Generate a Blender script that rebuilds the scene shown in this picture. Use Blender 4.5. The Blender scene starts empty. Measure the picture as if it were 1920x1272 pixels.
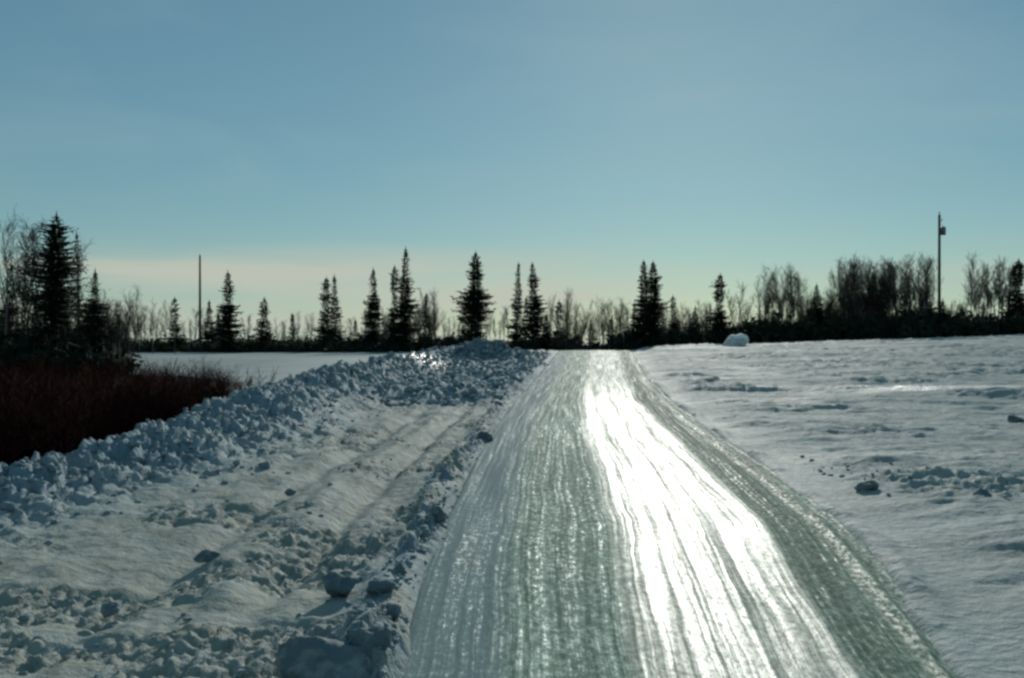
import bpy, bmesh, math, random
import numpy as np
from mathutils import Vector, Matrix

# ------------------------------------------------------------------ camera, sky, sun, exposure
scn = bpy.context.scene
COL = scn.collection
F = 1844.0            # focal length in photograph pixels (1920 wide)
EYE = 2.2
HORIZ = 630.0
cam_d = bpy.data.cameras.new('camera')
cam = bpy.data.objects.new('camera', cam_d)
COL.objects.link(cam)
cam_d.sensor_width = 36.0
cam_d.lens = 36.0 * F / 1920.0
cam_d.clip_start = 0.1
cam_d.clip_end = 6000
cam.location = (0, 0, EYE)
cam.rotation_euler = (math.radians(90) - math.atan((636 - HORIZ) / F), 0, 0)
scn.camera = cam

SUN_EL, SUN_AZ = math.radians(20.0), math.radians(9.8)      # azimuth to the right of +Y
world = bpy.data.worlds.new('World')
scn.world = world
world.use_nodes = True
wt = world.node_tree
for n in list(wt.nodes):
    wt.nodes.remove(n)
wN, wL = wt.nodes.new, wt.links.new
w_out = wN('ShaderNodeOutputWorld')
w_bg = wN('ShaderNodeBackground')
w_bg.inputs['Strength'].default_value = 0.075
w_geo = wN('ShaderNodeTexCoord')
w_sep = wN('ShaderNodeSeparateXYZ')
wL(w_geo.outputs['Generated'], w_sep.inputs[0])
w_max = wN('ShaderNodeMath'); w_max.operation = 'MAXIMUM'; w_max.inputs[1].default_value = 0.02
wL(w_sep.outputs['Z'], w_max.inputs[0])
w_cmb = wN('ShaderNodeCombineXYZ')
wL(w_sep.outputs['X'], w_cmb.inputs['X']); wL(w_sep.outputs['Y'], w_cmb.inputs['Y']); wL(w_max.outputs[0], w_cmb.inputs['Z'])
sky = wN('ShaderNodeTexSky')
sky.sky_type = 'NISHITA'
sky.sun_disc = False
sky.sun_elevation = SUN_EL
sky.sun_rotation = SUN_AZ
sky.air_density = 1.0
sky.dust_density = 0.12
sky.ozone_density = 2.0
wL(w_cmb.outputs[0], sky.inputs[0])
w_tint = wN('ShaderNodeMix'); w_tint.data_type = 'RGBA'; w_tint.blend_type = 'MULTIPLY'
w_tint.inputs['Factor'].default_value = 1.0
w_tint.inputs['B'].default_value = (0.61, 0.78, 0.77, 1)
wL(sky.outputs[0], w_tint.inputs['A'])
# thin pale haze cloud lying low over the horizon, streaked sideways
w_map = wN('ShaderNodeMapping'); w_map.inputs['Scale'].default_value = (2.2, 2.2, 22)
wL(w_geo.outputs['Generated'], w_map.inputs[0])
w_noi = wN('ShaderNodeTexNoise'); w_noi.inputs['Scale'].default_value = 1.6; w_noi.inputs['Detail'].default_value = 5
wL(w_map.outputs[0], w_noi.inputs['Vector'])
w_el = wN('ShaderNodeMapRange'); w_el.interpolation_type = 'SMOOTHSTEP'
w_el.inputs['From Min'].default_value = 0.105; w_el.inputs['From Max'].default_value = 0.06
wL(w_sep.outputs['Z'], w_el.inputs[0])
w_nr = wN('ShaderNodeMapRange'); w_nr.inputs['From Min'].default_value = 0.36; w_nr.inputs['From Max'].default_value = 0.62
w_nr.inputs['To Min'].default_value = 0.15
wL(w_noi.outputs[0], w_nr.inputs[0])
w_mul = wN('ShaderNodeMath'); w_mul.operation = 'MULTIPLY'
wL(w_el.outputs[0], w_mul.inputs[0]); wL(w_nr.outputs[0], w_mul.inputs[1])
w_cl = wN('ShaderNodeMix'); w_cl.data_type = 'RGBA'
w_cl.inputs['B'].default_value = (6.9, 7.2, 6.1, 1)
w_mf = wN('ShaderNodeMath'); w_mf.operation = 'MULTIPLY'; w_mf.inputs[1].default_value = 0.9
w_az = wN('ShaderNodeMapRange'); w_az.interpolation_type = 'SMOOTHSTEP'          # the cloud bank thins out towards the right
w_az.inputs['From Min'].default_value = 0.30; w_az.inputs['From Max'].default_value = 0.02; w_az.inputs['To Min'].default_value = 0.35
wL(w_sep.outputs['X'], w_az.inputs[0])
w_m2 = wN('ShaderNodeMath'); w_m2.operation = 'MULTIPLY'
wL(w_mul.outputs[0], w_m2.inputs[0]); wL(w_az.outputs[0], w_m2.inputs[1])
wL(w_m2.outputs[0], w_mf.inputs[0])
wL(w_mf.outputs[0], w_cl.inputs['Factor'])
w_even = wN('ShaderNodeMix'); w_even.data_type = 'RGBA'; w_even.inputs['Factor'].default_value = 0.36   # thin high veil evens the blue
w_even.inputs['B'].default_value = (1.8, 4.0, 4.6, 1)
wL(w_tint.outputs['Result'], w_even.inputs['A'])
w_mp2 = wN('ShaderNodeMapping'); w_mp2.inputs['Scale'].default_value = (1.6, 1.6, 7); w_mp2.inputs['Rotation'].default_value = (0.12, 0.08, 0)
wL(w_geo.outputs['Generated'], w_mp2.inputs[0])
w_n2 = wN('ShaderNodeTexNoise'); w_n2.inputs['Scale'].default_value = 1.8; w_n2.inputs['Detail'].default_value = 6; w_n2.inputs['Distortion'].default_value = .6
wL(w_mp2.outputs[0], w_n2.inputs['Vector'])
w_r2 = wN('ShaderNodeMapRange'); w_r2.inputs['From Min'].default_value = 0.42; w_r2.inputs['From Max'].default_value = 0.75; w_r2.inputs['To Max'].default_value = 0.22
wL(w_n2.outputs[0], w_r2.inputs[0])
w_wi = wN('ShaderNodeMix'); w_wi.data_type = 'RGBA'; w_wi.inputs['B'].default_value = (4.6, 6.4, 6.8, 1)
wL(w_r2.outputs[0], w_wi.inputs['Factor']); wL(w_even.outputs['Result'], w_wi.inputs['A'])
wL(w_wi.outputs['Result'], w_cl.inputs['A'])
wL(w_cl.outputs['Result'], w_bg.inputs['Color'])
wL(w_bg.outputs[0], w_out.inputs[0])

sun_d = bpy.data.lights.new('sun', 'SUN')
sun_d.energy = 3.1
sun_d.angle = math.radians(0.5)
sun_d.color = (1.0, 0.97, 0.88)
sun = bpy.data.objects.new('sun', sun_d)
COL.objects.link(sun)
to_sun = Vector((math.sin(SUN_AZ) * math.cos(SUN_EL), math.cos(SUN_AZ) * math.cos(SUN_EL), math.sin(SUN_EL)))
sun.rotation_euler = (-to_sun).to_track_quat('-Z', 'Y').to_euler()
sun.location = (0, 0, 40)

scn.view_settings.view_transform = 'Standard'
scn.view_settings.look = 'None'
scn.view_settings.exposure = 0.0
scn.view_settings.gamma = 1.0
scn.view_settings.use_curve_mapping = False
scn.cycles.filter_width = 2.8
scn.cycles.max_bounces = 6
scn.cycles.sample_clamp_indirect = 4

random.seed(7)
rng = np.random.default_rng(11)

# ------------------------------------------------------------------ noise in numpy
def _hash(ix, iy, s):
    h = (ix.astype(np.int64) * 374761393 + iy.astype(np.int64) * 668265263 + s * 1274126177) & 0xffffffff
    h = ((h ^ (h >> 13)) * 1103515245) & 0xffffffff
    h = ((h ^ (h >> 16)) * 2246822519) & 0xffffffff
    return ((h ^ (h >> 15)) & 0xffffff) / float(0xffffff)

def vnoise(x, y, s=0):
    x = np.asarray(x, float); y = np.asarray(y, float)
    ix, iy = np.floor(x), np.floor(y)
    fx, fy = x - ix, y - iy
    fx = fx * fx * fx * (fx * (fx * 6 - 15) + 10); fy = fy * fy * fy * (fy * (fy * 6 - 15) + 10)
    a, b = _hash(ix, iy, s), _hash(ix + 1, iy, s)
    c, d = _hash(ix, iy + 1, s), _hash(ix + 1, iy + 1, s)
    return (a + (b - a) * fx) * (1 - fy) + (c + (d - c) * fx) * fy

def fbm(x, y, s=0, o=4, g=0.5):
    t, a, n = 0, 1.0, 0
    for i in range(o):
        t = t + a * (vnoise(x * 2 ** i + 17.3 * i, y * 2 ** i + 9.1 * i, s + i) - .5); n += a; a *= g
    return t / n * 2                                        # about -1..1

def cells(x, y, s=0):
    """rounded blocky lumps, 0..1, each of its own height"""
    ix, iy = np.floor(x), np.floor(y)
    best = np.full(np.shape(x), 9.0); val = np.zeros(np.shape(x))
    for dx in (-1, 0, 1):
        for dy in (-1, 0, 1):
            jx, jy = ix + dx, iy + dy
            px = jx + _hash(jx, jy, s + 5); py = jy + _hash(jx, jy, s + 6)
            d = (px - x) ** 2 + (py - y) ** 2
            v = _hash(jx, jy, s + 7)
            m = d < best
            best = np.where(m, d, best); val = np.where(m, v, val)
    return np.clip(1 - best * 1.5, 0, 1) ** .5 * (0.2 + 0.8 * val * val)

def plates(x, y, s=0, crack=.22):
    """fractured crust: tilted plates of uneven height with gaps between, about 0..1"""
    x = x + .25 * fbm(x * 2.3, y * 2.3, s + 50, 3); y = y + .25 * fbm(x * 2.3 + 9, y * 2.3, s + 60, 3)
    ix, iy = np.floor(x), np.floor(y)
    b1 = np.full(np.shape(x), 9.0); b2 = b1.copy(); val = np.zeros(np.shape(x))
    for dx in (-1, 0, 1):
        for dy in (-1, 0, 1):
            jx, jy = ix + dx, iy + dy
            ox = x - (jx + _hash(jx, jy, s + 5)); oy = y - (jy + _hash(jx, jy, s + 6))
            d = np.sqrt(ox * ox + oy * oy)
            v = _hash(jx, jy, s + 7) + (_hash(jx, jy, s + 8) - .5) * ox * 1.3 + (_hash(jx, jy, s + 9) - .6) * oy * 1.5
            m = d < b1
            b2 = np.where(m, b1, np.minimum(b2, d)); val = np.where(m, v, val); b1 = np.where(m, d, b1)
    return val * sstep(0, crack, b2 - b1)

def sstep(a, b, v):
    t = np.clip((np.asarray(v, float) - a) / (b - a), 0, 1)
    return t * t * (3 - 2 * t)

# ------------------------------------------------------------------ the lie of the land
RL_Y = [2, 5, 6.5, 8.6, 11.6, 16, 24, 33, 47, 60, 75, 90, 104, 125]
RL_X = [-.60, -.62, -.68, -.78, -.76, -.68, -.39, .1, 1.1, 2.0, 3.1, 4.2, 5.0, 5.6]
RR_X = [2.2, 2.7, 2.95, 3.35, 3.85, 4.2, 4.7, 5.3, 6.6, 8.0, 9.6, 11.2, 12.2, 13.0]
def edge_l(y): return np.interp(y, RL_Y, RL_X)
def edge_r(y): return np.interp(y, RL_Y, RR_X)
_ty = np.linspace(-15, 160, 7000)                 # ragged edges kept as a table
_tl = edge_l(_ty) + .10 * fbm(_ty * .45, _ty * 0, 5, 4, .6)
_tr = edge_r(_ty) + .17 * fbm(_ty * .40, _ty * 0, 6, 4, .6) - .05
def road_l(y): return np.interp(y, _ty, _tl)
def road_r(y): return np.interp(y, _ty, _tr)
BK_Y = [2, 6, 10, 14, 18, 25, 35, 60, 100]
BK_X = [-11, -9.0, -7.5, -6.5, -5.9, -5.9, -6.1, -5.4, -4]
def bank_x(y): return np.interp(y, BK_Y, BK_X)

def grade(y):
    return 0.72 * sstep(28, 98, y)

def base_h(x, y):
    z = grade(y)
    z = z + 0.029 * np.clip(x - 12, 0, 90) * sstep(20, 100, y)
    left = sstep(-7, -11, x) * sstep(75, 50, y)
    z = z - 0.45 * left
    z = z - 0.35 * sstep(0, -14, x) * sstep(70, 100, y)
    rl, rr = road_l(y), road_r(y)
    cor = sstep(rl - 6, rl, x) * sstep(rr + 6, rr, x)
    z = z - cor * sstep(99, 116, y) * 1.2
    z = z - sstep(132, 700, y) * 14
    return z

def land_h(x, y, detail=True):
    z = base_h(x, y)
    rl, rr, bx = road_l(y), road_r(y), bank_x(y)
    # ploughed bank
    w = 1.15 + .25 * vnoise(y * .35, y * 0, 3)
    d = (x - bx)
    prof = np.exp(-np.abs(d / np.where(d > 0, w * 1.05, w)) ** 2.6)
    hb = np.interp(y, [2, 6, 10, 14, 18, 22, 28, 40, 60], [.02, .04, .12, .27, .54, .85, .95, .9, .7]) * (1 + .3 * fbm(y * .6, x * 0 + 3.3, 8, 3)) * sstep(90, 60, y)
    z = z + prof * hb
    # rubble field that closes the pull-off
    rub = sstep(27, 34, y + 1.5 * fbm(x * .5, y * .5, 21, 2)) * sstep(95, 75, y) * sstep(bx - .5, bx + 1, x) * sstep(rl - .1, rl - .7, x)
    z = z + rub * (.28 + .30 * fbm(x * .45, y * .3, 31, 3))
    # big heap far along the bank
    z = z + 1.25 * np.exp(-(((x + 1.9) / 1.9) ** 2 + ((y - 63) / 2.2) ** 2) ** 1.4)
    z = z + .5 * np.exp(-(((x - .4) / 1.2) ** 2 + ((y - 60) / 2.5) ** 2) ** 1.4)
    # berm at the left rim of the road
    bd = x - (rl - .28)
    berm = np.exp(-(bd / .24) ** 2) * sstep(60, 40, y)
    z = z + berm * (.05 + .24 * np.clip(fbm(y * .75 + 3, x * .9, 41, 3) + .2, 0, 1))
    # apron and right field swells
    apron = sstep(bx + .8, bx + 2, x) * sstep(rl - .2, rl - .7, x) * (1 - rub)
    z = z + apron * (.07 * fbm(x * .6, y * .5, 51, 3) + .04)
    right = sstep(rr, rr + 2.0, x)
    z = z + right * (.16 + .15 * fbm(x * .14, y * .42, 61, 4)) + right * .35 * fbm(x * .05, y * .12, 63, 3) * sstep(14, 40, y)
    z = z + np.exp(-((x - rr - .18) / .16) ** 2) * (.03 + .12 * np.clip(fbm(y * .9, x * 1.2, 67, 4, .6) + .1, 0, 1)) * sstep(60, 40, y)
    # wind-cut terrace in the right field
    ty = 33 + .10 * (x - 18) + .8 * vnoise(x * .15, x * 0, 66)
    z = z + right * sstep(9, 18, x) * .16 * sstep(-3.0, 0, y - ty) * sstep(6, 1.5, y - ty)
    # road bed lies under the road sheet
    inr = sstep(rl - .12, rl + .12, x) * sstep(rr + .12, rr - .12, x)
    if detail:
        R = prof * 1.0 + rub * .75
        R = np.clip(R + np.exp(-(((x + 1.9) / 2.6) ** 2 + ((y - 63) / 3.5) ** 2)), 0, 1)
        z = z + R * (.24 * plates(x * 2.6, y * 2.3, 71) + .13 * plates(x * 6, y * 5.2, 72) + .09 * fbm(x * 2, y * 2, 73, 5, .6) - .14)
        patch = sstep(.50, .68, vnoise(x * .55, y * .75, 81) * .7 + .3 * vnoise(x * 1.5, y * 2.2, 82) + .06 * sstep(12, 8, y) + .08 * sstep(0, -3, x + 3))
        patch = patch * apron
        z = z + patch * (-.01 + .055 * plates(x * 5.2, y * 6.6, 83) + .035 * plates(x * 13, y * 12, 84) + .09 * fbm(x * 2.4, y * 2.2, 86, 5, .6) - .06)
        z = z + apron * (.045 * fbm((x - rl) * 3.2, y * .7, 85, 4) + .018 * fbm(x * 7, y * 6, 88, 3))
        # tracks pressed along the pull-off, parallel with the road
        lat = x - rl
        z = z + apron * .055 * fbm(x * 1.1, y * .9, 98, 3)
        z = z + apron * .07 * np.exp(-((lat + 1.75 + .12 * np.sin(y * .5)) / .13) ** 2) * vnoise(y * 1.2, x * 0, 99)
        z = z - apron * .12 * (np.exp(-((lat + 1.25) / .16) ** 2) + np.exp(-((lat + 2.4) / .2) ** 2)) * sstep(6, 9, y)
        z = z + berm * sstep(.35, .6, vnoise(y * .45, x * 0, 90)) * (.12 * plates(x * 7.5, y * 5.0, 87) + .10 * fbm(x * 2, y * 1.1, 89, 3) - .02)
        rp = right * np.exp(-((y - (14.5 - .9 * (x - 6))) / 1.6) ** 2) * sstep(4.6, 5.6, x) * sstep(.3, .5, vnoise(x * .9, y * 1.4, 91))
        z = z + rp * (+.10 * plates(x * 2.2, y * 3.6, 92) + .07 * plates(x * 6, y * 7, 93) + .10 * fbm(x * .9, y * 2.2, 88, 4, .6) - .05)
        strip = sstep(11, 16, x) * sstep(-1.0, .3, y - ty) * sstep(6, 4, y - ty)
        right = right * (1 - .85 * strip)
        z = z + right * (.085 * fbm(x * .8, y * 1.9, 94, 5, .6) + .028 * fbm(x * 3.0, y * 5, 95, 3))
        z = z + right * .14 * plates(x * 1.1, y * 2.0, 96) * sstep(.45, .75, vnoise(x * .25, y * .5, 97)) * sstep(16, 24, y)
    z = z * 1.0 - inr * (.12 + (z - base_h(x, y)))
    return z

def litter_mask(x, y):
    bx = bank_x(y)
    edge = bx - 1.3 - sstep(22, 32, y) * 2.4 - sstep(34, 48, y) * 3.6 - .7 * fbm(y * .5, x * .4, 101, 2)
    m = sstep(0, -.8, x - edge) * sstep(3, 6, y)
    far = 50 + sstep(-10, -22, x) * 10 + 3 * fbm(x * .3, y * .1, 103, 2)
    return m * sstep(0, -3, y - far)

def zt(x, y):
    return float(land_h(np.array([float(x)]), np.array([float(y)]), False)[0])
def X(px, d): return (px - 960.0) / F * d
def Z(py, d): return EYE - (py - HORIZ) / F * d

# ------------------------------------------------------------------ materials
def mat(name):
    m = bpy.data.materials.new(name); m.use_nodes = True
    nt = m.node_tree
    b = nt.nodes['Principled BSDF']
    return m, nt, b
def ramp(nt, src, stops, interp='LINEAR'):
    r = nt.nodes.new('ShaderNodeValToRGB')
    e = r.color_ramp.elements
    r.color_ramp.interpolation = interp
    while len(e) > 1: e.remove(e[-1])
    for i, (p, c) in enumerate(stops):
        if not isinstance(c, (tuple, list)): c = (c, c, c)
        el = e[0] if i == 0 else e.new(p)
        el.position = p; el.color = (*c[:3], 1)
    if src is not None: nt.links.new(src, r.inputs[0])
    return r.outputs[0]
def noise(nt, vec, scale, detail=4, rough=.55, dist=0):
    n = nt.nodes.new('ShaderNodeTexNoise')
    n.inputs['Scale'].default_value = scale; n.inputs['Detail'].default_value = detail
    n.inputs['Roughness'].default_value = rough; n.inputs['Distortion'].default_value = dist
    if vec is not None: nt.links.new(vec, n.inputs['Vector'])
    return n.outputs[0]
def mapping(nt, src, scale):
    m = nt.nodes.new('ShaderNodeMapping'); m.inputs['Scale'].default_value = scale
    nt.links.new(src, m.inputs[0]); return m.outputs[0]
def mixc(nt, f, a, b, mode='MIX'):
    m = nt.nodes.new('ShaderNodeMix'); m.data_type = 'RGBA'; m.blend_type = mode
    for k, v in (('Factor', f), ('A', a), ('B', b)):
        if isinstance(v, (int, float)): m.inputs[k].default_value = v
        elif isinstance(v, tuple): m.inputs[k].default_value = (*v, 1)
        else: nt.links.new(v, m.inputs[k])
    return m.outputs['Result']
def math_(nt, op, a, b=None, c=None, clamp=False):
    m = nt.nodes.new('ShaderNodeMath'); m.operation = op; m.use_clamp = clamp
    for i, v in enumerate((a, b, c)):
        if v is None: continue
        if isinstance(v, (int, float)): m.inputs[i].default_value = v
        else: nt.links.new(v, m.inputs[i])
    return m.outputs[0]
def bump(nt, h, strength, dist, prev=None):
    b = nt.nodes.new('ShaderNodeBump'); b.inputs['Strength'].default_value = strength; b.inputs['Distance'].default_value = dist
    nt.links.new(h, b.inputs['Height'])
    if prev is not None: nt.links.new(prev, b.inputs['Normal'])
    return b.outputs[0]

def snow_material(name, col=(.39, .44, .43), litter=False):
    m, nt, b = mat(name)
    pos = nt.nodes.new('ShaderNodeNewGeometry').outputs['Position']
    n1 = noise(nt, mapping(nt, pos, (.35, .8, .5)), 1.0, 5, .6)
    n2 = noise(nt, pos, 9, 4, .6)
    n3 = noise(nt, mapping(nt, pos, (1, 1, 1)), 60, 2, .5)
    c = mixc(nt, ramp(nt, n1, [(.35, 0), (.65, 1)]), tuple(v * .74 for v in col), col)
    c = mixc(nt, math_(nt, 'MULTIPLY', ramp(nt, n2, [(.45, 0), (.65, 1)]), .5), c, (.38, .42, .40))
    if litter:
        at = nt.nodes.new('ShaderNodeAttribute'); at.attribute_name = 'litter'
        ad = nt.nodes.new('ShaderNodeAttribute'); ad.attribute_name = 'grit'
        g = math_(nt, 'MULTIPLY', ad.outputs['Fac'], ramp(nt, noise(nt, pos, 2.2, 5, .65), [(.35, .2), (.65, .9)]))
        c = mixc(nt, g, c, (.27, .29, .25))
        shd = nt.nodes.new('ShaderNodeAttribute'); shd.attribute_name = 'packed_shade'
        c = mixc(nt, math_(nt, 'MULTIPLY', shd.outputs['Fac'], ramp(nt, n2, [(.3, 1), (.7, .6)])), c, (.19, .285, .35))  # blue shade of the bank face painted into the ploughed snow
        lf = mixc(nt, ramp(nt, noise(nt, pos, 5, 5, .7), [(.4, 0), (.6, 1)]), (.015, .007, .006), (.035, .016, .013))
        c = mixc(nt, math_(nt, 'SUBTRACT', math_(nt, 'MULTIPLY', at.outputs['Fac'], 1.5), math_(nt, 'MULTIPLY', ramp(nt, n1, [(.55, 0), (.75, 1)]), .55), clamp=True), c, lf)
    nt.links.new(c, b.inputs['Base Color'])
    rg = ramp(nt, n2, [(.3, .85), (.7, .7)])
    b.inputs['Specular IOR Level'].default_value = .08
    if litter:
        gz = nt.nodes.new('ShaderNodeAttribute'); gz.attribute_name = 'glaze'
        rg = mixc(nt, gz.outputs['Fac'], rg, (.40, .40, .40))
        nt.links.new(math_(nt, 'ADD', .05, math_(nt, 'MULTIPLY', gz.outputs['Fac'], .45)), b.inputs['Specular IOR Level'])
    nt.links.new(rg, b.inputs['Roughness'])
    nb = bump(nt, n2, .7, .06)
    nb = bump(nt, n3, .35, .012, nb)
    nt.links.new(nb, b.inputs['Normal'])
    return m
M_snow = snow_material('snow', litter=True)
M_rubble = snow_material('packed_snow_shade', (.23, .32, .37))  # rubble snow with its bluish shade put into the colour

def road_material():
    m, nt, b = mat('rutted_road_ice')
    pos = nt.nodes.new('ShaderNodeNewGeometry').outputs['Position']
    uv = nt.nodes.new('ShaderNodeUVMap').outputs[0]           # x = fraction across, y = metres along
    s = nt.nodes.new('ShaderNodeSeparateXYZ'); nt.links.new(uv, s.inputs[0])
    u = s.outputs['X']
    wob = noise(nt, mapping(nt, uv, (5, .22, 1)), 1, 4)
    uw = math_(nt, 'ADD', u, math_(nt, 'MULTIPLY', math_(nt, 'SUBTRACT', wob, .5), .055))
    warp = nt.nodes.new('ShaderNodeCombineXYZ'); nt.links.new(uw, warp.inputs[0]); nt.links.new(s.outputs['Y'], warp.inputs[1])
    w = warp.outputs[0]
    st1 = noise(nt, mapping(nt, w, (90, .16, 1)), 1, 5, .65)      # fine tyre lines
    st2 = noise(nt, mapping(nt, w, (30, .07, 1)), 1, 3, .55)      # wheel lanes
    blot = noise(nt, mapping(nt, pos, (1.6, .7, 1)), 1, 5, .65)
    grain = noise(nt, mapping(nt, pos, (22, 9, 20)), 1, 4, .7)
    clean = ramp(nt, uw, [(0, 0), (.05, .85), (.17, .85), (.23, 0)])          # windswept smooth ice on the left
    lane = ramp(nt, uw, [(.41, 0), (.455, 1), (.75, 1), (.79, 0)])            # polished lane
    dark = ramp(nt, uw, [(.765, 0), (.79, 1), (.90, .85), (.94, .15), (1, 0)])
    c = mixc(nt, ramp(nt, st1, [(.38, 0), (.58, 1)]), (.10, .155, .12), (.42, .54, .45))
    c = mixc(nt, math_(nt, 'MULTIPLY', ramp(nt, st2, [(.40, 1), (.55, 0)]), .55), c, (.13, .19, .16))
    c = mixc(nt, math_(nt, 'MULTIPLY', ramp(nt, grain, [(.50, 0), (.60, 1)]), .50), c, (.62, .72, .64))
    c = mixc(nt, math_(nt, 'MULTIPLY', ramp(nt, grain, [(.40, 1), (.48, 0)]), .42), c, (.07, .11, .085))
    c = mixc(nt, math_(nt, 'MULTIPLY', dark, .52), c, (.055, .10, .072))
    c = mixc(nt, clean, c, mixc(nt, ramp(nt, st1, [(.35, 0), (.7, 1)]), (.13, .20, .22), (.22, .30, .315)))
    c = mixc(nt, math_(nt, 'MULTIPLY', ramp(nt, blot, [(.5, 0), (.7, 1)]), .35), c, (.20, .26, .23))
    nt.links.new(c, b.inputs['Base Color'])
    # polish: how glassy each track is
    pol = math_(nt, 'MULTIPLY', lane, ramp(nt, st1, [(.38, .35), (.54, 1)]))
    pol = math_(nt, 'MULTIPLY', pol, ramp(nt, blot, [(.30, .65), (.5, 1)]))
    fade = nt.nodes.new('ShaderNodeMapRange'); fade.inputs['From Min'].default_value = 24; fade.inputs['From Max'].default_value = 48; fade.inputs['To Min'].default_value = 1; fade.inputs['To Max'].default_value = .30
    nt.links.new(math_(nt, 'ADD', s.outputs['Y'], math_(nt, 'MULTIPLY', math_(nt, 'SUBTRACT', st1, .5), 50)), fade.inputs[0])
    pol = math_(nt, 'MULTIPLY', pol, fade.outputs[0])
    pol = math_(nt, 'MULTIPLY', pol, ramp(nt, st2, [(.38, .5), (.48, 1)]))
    pol = math_(nt, 'MULTIPLY', pol, ramp(nt, grain, [(.36, .7), (.5, 1)]))
    rim = math_(nt, 'MULTIPLY', ramp(nt, uw, [(.885, 0), (.905, 1), (.93, 0), (.955, .2), (.97, 1), (1, .3)]), ramp(nt, grain, [(.42, 0), (.6, 1)]))
    weak = math_(nt, 'MULTIPLY', math_(nt, 'MULTIPLY', ramp(nt, st1, [(.48, 0), (.60, 1)]), ramp(nt, grain, [(.50, 0), (.62, 1)])), .8)
    pol = math_(nt, 'MAXIMUM', pol, math_(nt, 'MAXIMUM', math_(nt, 'MULTIPLY', rim, .7), weak))
    nt.links.new(math_(nt, 'SUBTRACT', .78, math_(nt, 'MULTIPLY', pol, .36)), b.inputs['Roughness'])
    nt.links.new(math_(nt, 'ADD', .015, math_(nt, 'MULTIPLY', pol, .23)), b.inputs['Specular IOR Level'])
    nb = bump(nt, st1, .35, .02)
    nb = bump(nt, grain, .50, .024, nb)
    nt.links.new(nb, b.inputs['Normal'])
    return m
M_road = road_material()

def plain(name, a, bcol, scale, rough=.8, stretch=(1, 1, 1), bs=.3, spec=.2):
    m, nt, b = mat(name)
    tc = nt.nodes.new('ShaderNodeTexCoord').outputs['Object']
    n = noise(nt, mapping(nt, tc, stretch), scale, 4, .6)
    nt.links.new(mixc(nt, ramp(nt, n, [(.35, 0), (.65, 1)]), a, bcol), b.inputs['Base Color'])
    b.inputs['Roughness'].default_value = rough
    b.inputs['Specular IOR Level'].default_value = spec
    nt.links.new(bump(nt, n, bs, .02), b.inputs['Normal'])
    return m
M_needle = plain('spruce_needles', (.010, .019, .012), (.022, .036, .022), 1.2, .8)
M_needle2 = plain('young_spruce_needles', (.016, .028, .014), (.032, .046, .024), 1.2, .8)
M_bark = plain('dark_bark', (.035, .028, .024), (.075, .062, .052), 6, .9, (1, 1, .25))
M_pale = plain('pale_bark', (.10, .095, .085), (.19, .18, .16), 4, .85, (1, 1, .3))
M_twig = plain('bare_twigs', (.038, .032, .027), (.075, .063, .053), 2, .85)
M_redtwig = plain('red_brush_stems', (.011, .0032, .003), (.030, .0085, .007), 1.5, .9, spec=.02)
M_tan = plain('tan_brush_stems', (.13, .075, .035), (.20, .125, .055), 1.5, .8)
M_pole = plain('weathered_pole_wood', (.07, .06, .05), (.12, .105, .09), 5, .85, (1, 1, .1))
M_metal = plain('grey_painted_metal', (.10, .12, .12), (.14, .16, .16), 5, .5, bs=.05, spec=.5)
M_ceram = plain('brown_glazed_ceramic', (.07, .05, .04), (.10, .075, .06), 5, .3, bs=.05, spec=.5)
M_clod = snow_material('shade_dark_snow_clod', (.15, .20, .225))  # clean snow blocks, their shaded sides painted in as a dark colour
M_ice = snow_material('glazed_snow', (.86, .89, .88))

_b = M_ice.node_tree.nodes['Principled BSDF']      # backlit, so light comes through the snow
_b.subsurface_method = 'RANDOM_WALK'
_b.inputs['Subsurface Weight'].default_value = 1.0
_b.inputs['Subsurface Radius'].default_value = (1.0, 1.0, 1.0)
_b.inputs['Subsurface Scale'].default_value = .35
# ------------------------------------------------------------------ helpers
def new_mesh(name, verts, faces, material, smooth=False):
    me = bpy.data.meshes.new(name)
    me.from_pydata([tuple(v) for v in verts], [], faces)
    me.materials.append(material)
    if smooth: me.polygons.foreach_set('use_smooth', [True] * len(me.polygons))
    me.update()
    return me
def np_mesh(name, V, Q, material, smooth=True):
    """V (n,3), Q (m,k) arrays"""
    me = bpy.data.meshes.new(name)
    k = Q.shape[1]
    me.vertices.add(len(V)); me.vertices.foreach_set('co', V.astype(np.float32).ravel())
    me.loops.add(Q.size); me.loops.foreach_set('vertex_index', Q.astype(np.int32).ravel())
    me.polygons.add(len(Q)); me.polygons.foreach_set('loop_start', np.arange(0, Q.size, k, dtype=np.int32))
    me.polygons.foreach_set('loop_total', np.full(len(Q), k, dtype=np.int32))
    if smooth: me.polygons.foreach_set('use_smooth', np.ones(len(Q), dtype=bool))
    me.materials.append(material)
    me.update(calc_edges=True); me.validate()
    return me
def link(name, me, parent=None, loc=(0, 0, 0), rz=0):
    o = bpy.data.objects.new(name, me); COL.objects.link(o)
    o.location = loc; o.rotation_euler = (0, 0, rz)
    if parent: o.parent = parent
    return o
def tag(o, label=None, cat=None, group=None, kind=None):
    if label: o['label'] = label
    if cat: o['category'] = cat
    if group: o['group'] = group
    if kind: o['kind'] = kind
    return o
def thing(name, loc, label, cat, group=None, rz=0, s=(1, 1, 1)):
    o = link(name, None, None, loc, rz); o.scale = s
    o.empty_display_size = .2
    return tag(o, label, cat, group)
def grid_quads(ny, nx):
    i = np.arange(ny - 1)[:, None] * nx + np.arange(nx - 1)[None, :]
    i = i.ravel()
    return np.stack([i, i + 1, i + nx + 1, i + nx], 1)
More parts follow.
